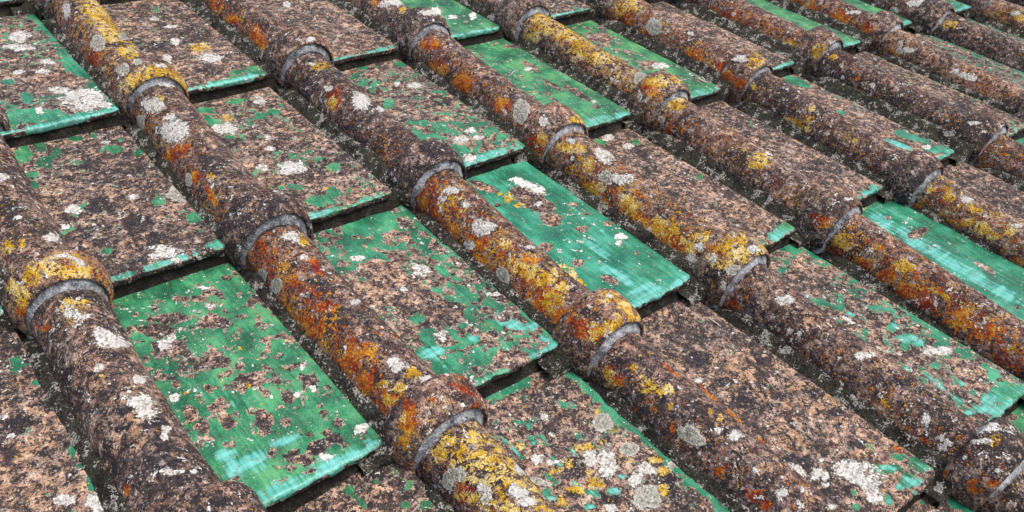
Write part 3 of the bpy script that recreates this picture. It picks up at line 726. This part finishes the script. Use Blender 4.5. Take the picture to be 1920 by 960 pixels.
Y 1720 250 50 40;Y 1790 280 60 25;Y 1650 150 20 25;Y 1735 70 18 14;Y 1850 270 30 30;Y 1850 360 18 14;O 1760 390 20 20;O 1640 380 25 10 30;O 1860 490 18 14;Y 1510 200 30 50;S 1905 500 20 30;O 1500 150 20 20;K 1550 120 80 30;Y 1690 210 20 25;Y 1680 80 10 8;O 1850 160 60 6 40;O 1550 220 40 40
@9
S 50 530 80 50 25;W 300 525 40 30;O 200 735 30 25;O 410 870 40 40;O 470 920 30 40;O 155 685 14 10;W 85 220 22 16 30;Y 155 395 10 20;Y 210 420 12 25;C 170 420 20 10;O 160 310 100 6 42;O 290 420 60 6 45;O 440 560 30 6 45;W 560 850 30 25;W 200 500 16 14;W 540 870 20 30;W 670 830 14 14;W 660 910 16 14;C 730 900 60 30;W 840 930 30 18;K 120 560 60 40;K 600 650 40 25;C 450 720 60 40;
W 990 740 130 60 10;W 1060 800 60 40;W 930 690 60 25;W 770 745 50 35;W 800 810 25 14;W 780 670 20 14;W 1080 870 40 40;K 970 690 50 25;K 810 760 60 30;G 1160 715 70 30;T 1140 710 50 18;G 1340 690 70 50;G 1220 650 35 22;T 1290 790 50 25;G 1260 770 40 30;G 960 850 14 18;T 1160 900 25 30;G 980 930 20 20;T 1220 820 18 16;C 250 180 200 60 30;C 450 270 200 60 30;C 600 540 150 60 30;C 850 330 120 40 40;W 640 720 70 20 35;C 650 250 100 30;K 750 290 60 30;K 230 230 60 30;K 340 340 90 50;K 450 110 50 30;K 90 100 80 50;K 980 580 60 25;W 400 245 12 10;W 775 445 20 12;W 530 175 20 8;K 860 400 60 30;K 560 300 40 20;K 700 690 40 40;K 850 850 100 50;O 1210 605 30 14 30;
W 1460 50 70 25;W 1380 50 40 25;G 1570 80 60 30 35;G 1750 200 120 30 40;G 1800 280 80 60;T 1700 380 90 30;T 1720 330 60 40;T 1400 210 60 12 35;T 1470 270 70 12 35;T 1550 330 50 12 30;W 1280 125 16 12;G 1250 30 30 20;T 1330 10 40 20;T 1265 155 16 10;B 1600 170 120 60 30;B 1600 270 120 30;B 1670 110 30 20;T 1630 290 20 14;B 1790 215 25 10;G 1460 20 60 14;T 1570 240 20 14;T 1620 400 40 14;
G 1860 440 60 50;B 1850 430 30 20;G 1430 850 40 14 40;G 1520 920 50 14 40;C 1330 890 50 40;G 1350 905 14 12;
W 1670 490 50 30;W 1740 480 40 25;Y 1755 555 30 35;Y 1600 690 10 14;W 1590 650 14 12;W 1680 660 10 8;W 1830 655 12 14;W 1720 725 12 10;W 1775 725 14 12;O 1620 800 40 20;O 1650 830 40 20;W 1690 560 60 14;W 1670 640 8 8;C 1490 690 12 40;O 1480 760 12 40;O 1740 800 40 20;
O 1190 470 14 10;O 1350 560 25 18;O 1120 345 14 8;W 1370 430 25 40;W 880 100 14 12;W 945 100 18 10;W 1115 310 14 14;W 1300 540 25 8 20;W 1450 540 30 12;C 1050 60 50 20;W 1010 80 60 20;O 580 60 30 20;W 900 240 12 10;K 1250 220 60 30;O 700 80 14 10;W 1480 575 30 14 -30
"""
SLOT = {'G': (1, 0), 'W': (1, 1), 'Y': (1, 2), 'O': (1, 3), 'K': (2, 0), 'S': (2, 1), 'T': (2, 2), 'C': (2, 3)}
targets = [p for p in pans.values()] + [b for b in ribs.values()] + [b.kids[0] for b in ribs.values()]
targets = [p for p in targets if in_view(p.V, 5)]
allV = np.concatenate([p.V for p in targets]); k = 0; allF = []; own = []
for i, p in enumerate(targets):
    allF.append(p.F + k); k += len(p.V); own += [i] * len(p.F)
allF = np.concatenate(allF)
bvh = BVHTree.FromPolygons([tuple(v) for v in allV.tolist()], [tuple(f) for f in allF.tolist()])
prep = {}
zx = zy = 0
for ln in FEAT.replace('\n', ';').split(';'):
    w = ln.split()
    if not w:
        continue
    if w[0][0] == '@':           # the photograph was read in nine 640 x 320 windows, each at three times its size
        n = int(w[0][1:]) - 1
        zx, zy = (n % 3) * 640, (n // 3) * 320
        continue
    kind = w[0]; x, y, rx, ry = (float(a) / 3 for a in w[1:5]); x += zx; y += zy
    rx = max(rx, 4.0); ry = max(ry, 3.2); turn = math.radians(float(w[5])) if len(w) > 5 else 0.0
    d = np.array([(x - 960) / F_PX, (y - 480) / F_PX, 1.0]) @ CAM_R
    hit = bvh.ray_cast(Vector(CAM_C), Vector(d).normalized())
    if hit[2] is None:
        continue
    i = own[hit[2]]
    p = targets[i]
    if i not in prep:
        px, z = to_px(p.V)
        view = CAM_C - p.V
        view = view / np.linalg.norm(view, axis=1, keepdims=True)
        nn = p.normals()
        fac = (nn * view).sum(1)
        if fac.mean() < 0 and p.key[0] != 'p':
            fac = -fac
        prep[i] = (px, fac)
    px, fac = prep[i]
    dx, dy = px[:, 0] - x, px[:, 1] - y
    ca, sa = math.cos(turn), math.sin(turn)
    e = np.hypot((dx * ca + dy * sa) / rx, (-dx * sa + dy * ca) / ry)
    f = np.clip(1.28 - 0.78 * e, 0, 1) * (np.abs(fac) > 0.03)
    if kind == 'B':
        fb = np.clip(1.9 - 1.2 * e, 0, 1) * (np.abs(fac) > 0.03)
        p.m1[:, 0] = np.minimum(p.m1[:, 0], 1 - fb * 0.97)
        continue
    if kind == 'L':      # only a lighter dusting of black
        p.m2[:, 0] = np.minimum(p.m2[:, 0], 1 - f * 0.85)
        continue
    li, ch = SLOT[kind]
    if kind == 'T' and p.key[0] == 'p':
        p.m1[:, 0] = np.maximum(p.m1[:, 0], f)
    arr = p.m1 if li == 1 else p.m2
    top = {'Y': 0.80, 'O': 0.78, 'K': 0.85, 'W': 0.82}.get(kind, 1.0)
    arr[:, ch] = np.maximum(arr[:, ch], np.minimum(f, top))

for key, lab in {(0, 2): 'green glazed pan tile dotted with many small flaked pits', (2, 2): 'almost whole emerald pan tile with one flaked patch and pale streaks with painted sky sheen',
                 (1, 2): 'green pan tile with a large bare patch in its middle', (4, 3): 'whole green pan tile with long pale brush streaks and painted sky sheen',
                 (2, 3): 'bare tan pan tile with a big white lichen patch', (1, 3): 'bare pan tile with yellow, white and grey ring lichens'}.items():
    pans[key].label = lab
ribs[(1, 3)].label = 'cover tile almost wholly covered in golden yellow lichen'
ribs[(4, 1)].label = 'cover tile with a mustard yellow crown'

roof = bpy.data.objects.new('tiled_roof', None)
C.objects.link(roof)
roof.matrix_world = ROOF
roof['label'] = 'old sloping roof of green glazed pan tiles and lichen covered barrel ribs'
roof['category'] = 'roof'
Z0 = np.zeros(3)
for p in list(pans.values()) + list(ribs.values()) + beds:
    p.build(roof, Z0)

# boards under the tiles
x0, x1 = (COLS[0] - 0.3) * S, (COLS[-1] + 0.3) * S
y0, y1 = -ROWS[-1] * LR + 0.02, -ROWS[0] * LR + LR
V = np.array([[x, y, z] for z in (-0.070, -0.038) for x, y in ((x0, y0), (x1, y0), (x1, y1), (x0, y1))])
F = np.array([[0, 3, 2, 1], [4, 5, 6, 7], [0, 1, 5, 4], [1, 2, 6, 5], [2, 3, 7, 6], [3, 0, 4, 7]])
Piece('roof_deck', V, F, M_DECK, (0, 0, 0)).build(roof, Z0)

# ------------------------------------------------------------------ crumbs of mortar and dead moss in the gutters
q = np.random.default_rng(5)
cv = np.array([[1, 0, 0], [-1, 0, 0], [0, 1, 0], [0, -1, 0], [0, 0, 1], [0, 0, -1]], float)
cf = np.array([[0, 2, 4], [2, 1, 4], [1, 3, 4], [3, 0, 4], [2, 0, 5], [1, 2, 5], [3, 1, 5], [0, 3, 5]])


def crumbs(c):
    bed = beds[list(COLS).index(c)]
    P = bed.V
    ok = (P[:, 0] < c * S - 0.048) & (P[:, 0] > c * S - 0.072)
    P = P[ok]
    if not in_view(P, 0):
        return None
    idx = q.choice(len(P), 420)
    V, F = [], []
    for n, i in enumerate(idx):
        r = abs(q.normal(0, 0.0011)) + 0.0007
        M = q.normal(0, 1, (3, 3)); M /= np.linalg.norm(M, axis=1, keepdims=True)
        V.append((cv * q.uniform(0.6, 1.3, (6, 1))) @ M * r + P[i] + q.normal(0, 0.0015, 3) * [1, 1, 0] + [0, 0, r * 0.4])
        F += (cf + n * 6).tolist()
    V = np.concatenate(V)
    me = bpy.data.meshes.new('mortar_crumbs')
    me.from_pydata((V - bed.o).tolist(), [], F)
    me.materials.append(M_CRUMB)
    o = bpy.data.objects.new('mortar_crumbs', me)
    o['kind'] = 'stuff'
    C.objects.link(o); o.parent = roof; o.location = bed.o
    return o


M_CRUMB = mortar_mat('crumb_mortar', (0.02, 0.018, 0.014), (0.07, 0.064, 0.052), (0.42, 0.40, 0.35))
for c in COLS:
    crumbs(c)


# ------------------------------------------------------------------ small loose things lying on the tiles
def plain(name, col, col2, rough=0.7):
    t = Nt(name)
    co, _ = t.coords()
    t.lk(t.mix(t.noise(co, 500, 4, 0.6), col, col2), t.b.inputs['Base Color'])
    t.b.inputs['Roughness'].default_value = rough
    return t.m


M_STRAW = plain('bleached_straw', (0.45, 0.40, 0.30), (0.80, 0.76, 0.64))
M_FLUFF = plain('white_down', (0.75, 0.78, 0.85), (0.92, 0.94, 0.97))


def on_tile(x, y):
    d = np.array([(x - 960) / F_PX, (y - 480) / F_PX, 1.0]) @ CAM_R
    h = bvh.ray_cast(Vector(CAM_C), Vector(d).normalized())
    return np.array(h[0]), np.array(h[1])


def tube(pts, radii, ns=6):
    pts = np.array(pts, float)
    V, F = [], []
    for i, p in enumerate(pts):
        d = pts[min(i + 1, len(pts) - 1)] - pts[max(i - 1, 0)]
        d /= np.linalg.norm(d)
        a = np.cross(d, [0.3, 0.2, 0.93]); a /= np.linalg.norm(a); b = np.cross(d, a)
        for k in range(ns):
            w = 2 * math.pi * k / ns
            V.append(p + radii[i] * (math.cos(w) * a + math.sin(w) * b))
    for i in range(len(pts) - 1):
        for k in range(ns):
            F.append([i * ns + k, i * ns + (k + 1) % ns, (i + 1) * ns + (k + 1) % ns, (i + 1) * ns + k])
    F.append(list(range(ns))[::-1]); F.append([(len(pts) - 1) * ns + k for k in range(ns)])
    return V, F


def loose(name, V, F, mat, label, cat, group=None):
    V = np.array(V)
    o0 = np.array([V[:, 0].mean(), V[:, 1].mean(), V[:, 2].min()])
    me = bpy.data.meshes.new(name)
    me.from_pydata((V - o0).tolist(), [], F)
    me.materials.append(mat)
    for p in me.polygons:
        p.use_smooth = True
    o = bpy.data.objects.new(name, me)
    C.objects.link(o)
    o.matrix_world = ROOF @ Matrix.Translation(o0)
    o['label'] = label; o['category'] = cat
    if group:
        o['group'] = group
    return o


def stalk(a, b, r, label, name='dry_stalk', bend=0.0, group=None, lift=0.0):
    A, na = on_tile(*a); B, nb = on_tile(*b)
    pts = []
    for t in np.linspace(0, 1, 7):
        p = A + (B - A) * t + (na + nb) / 2 * (r * 1.05 + bend * math.sin(math.pi * t) + lift * t)
        pts.append(p)
    rr = [r * k for k in (0.75, 1.0, 0.95, 1.05, 0.95, 1.0, 0.6)]
    V, F = tube(pts, rr)
    return loose(name, V, F, M_STRAW, label, 'stalk', group)


stalk((1307, 148), (1325, 157), 0.0016, 'thick pale dry stalk lying on a green tile corner beside a rib', group='dry stalks on the green tile')
stalk((1313, 141), (1322, 151), 0.0014, 'short pale dry stalk lying next to a thicker one on green tile', group='dry stalks on the green tile', lift=0.002)
stalk((1300, 141), (1314, 147), 0.0008, 'thin pale dry stalk behind the thick one on green tile', group='dry stalks on the green tile')
stalk((1327, 597), (1352, 614), 0.0007, 'thin white straw sliver lying on bare tan tile below an ochre collar', name='straw_sliver', bend=0.001)


def fluff(x, y, rpx, label):
    P, n = on_tile(x, y)
    R = rpx * np.linalg.norm(P - CAM_C) / F_PX
    g = np.random.default_rng(int(x))
    V, F = [], []
    for i in range(150):
        d = g.normal(0, 1, 3); d /= np.linalg.norm(d)
        if d @ n < -0.35:
            d = -d
        L = R * g.uniform(0.5, 1.25)
        side = np.cross(d, g.normal(0, 1, 3)); side /= np.linalg.norm(side)
        c0 = P + n * R * 0.55
        pts = [c0, c0 + d * L * 0.5 + side * L * 0.08, c0 + d * L + side * L * g.uniform(-.2, .3)]
        v, f = tube(pts, [R * 0.035, R * 0.03, R * 0.015], 3)
        k = len(V)
        V += v; F += [[j + k for j in ff] for ff in f]
    return loose('seed_fluff', V, F, M_FLUFF, label, 'seed fluff')


fluff(150, 115, 5.5, 'white downy seed fluff caught on a green glazed tile against a rib')
fluff(1639, 114, 3.5, 'tiny white seed fluff caught in a dark gutter between ribs')
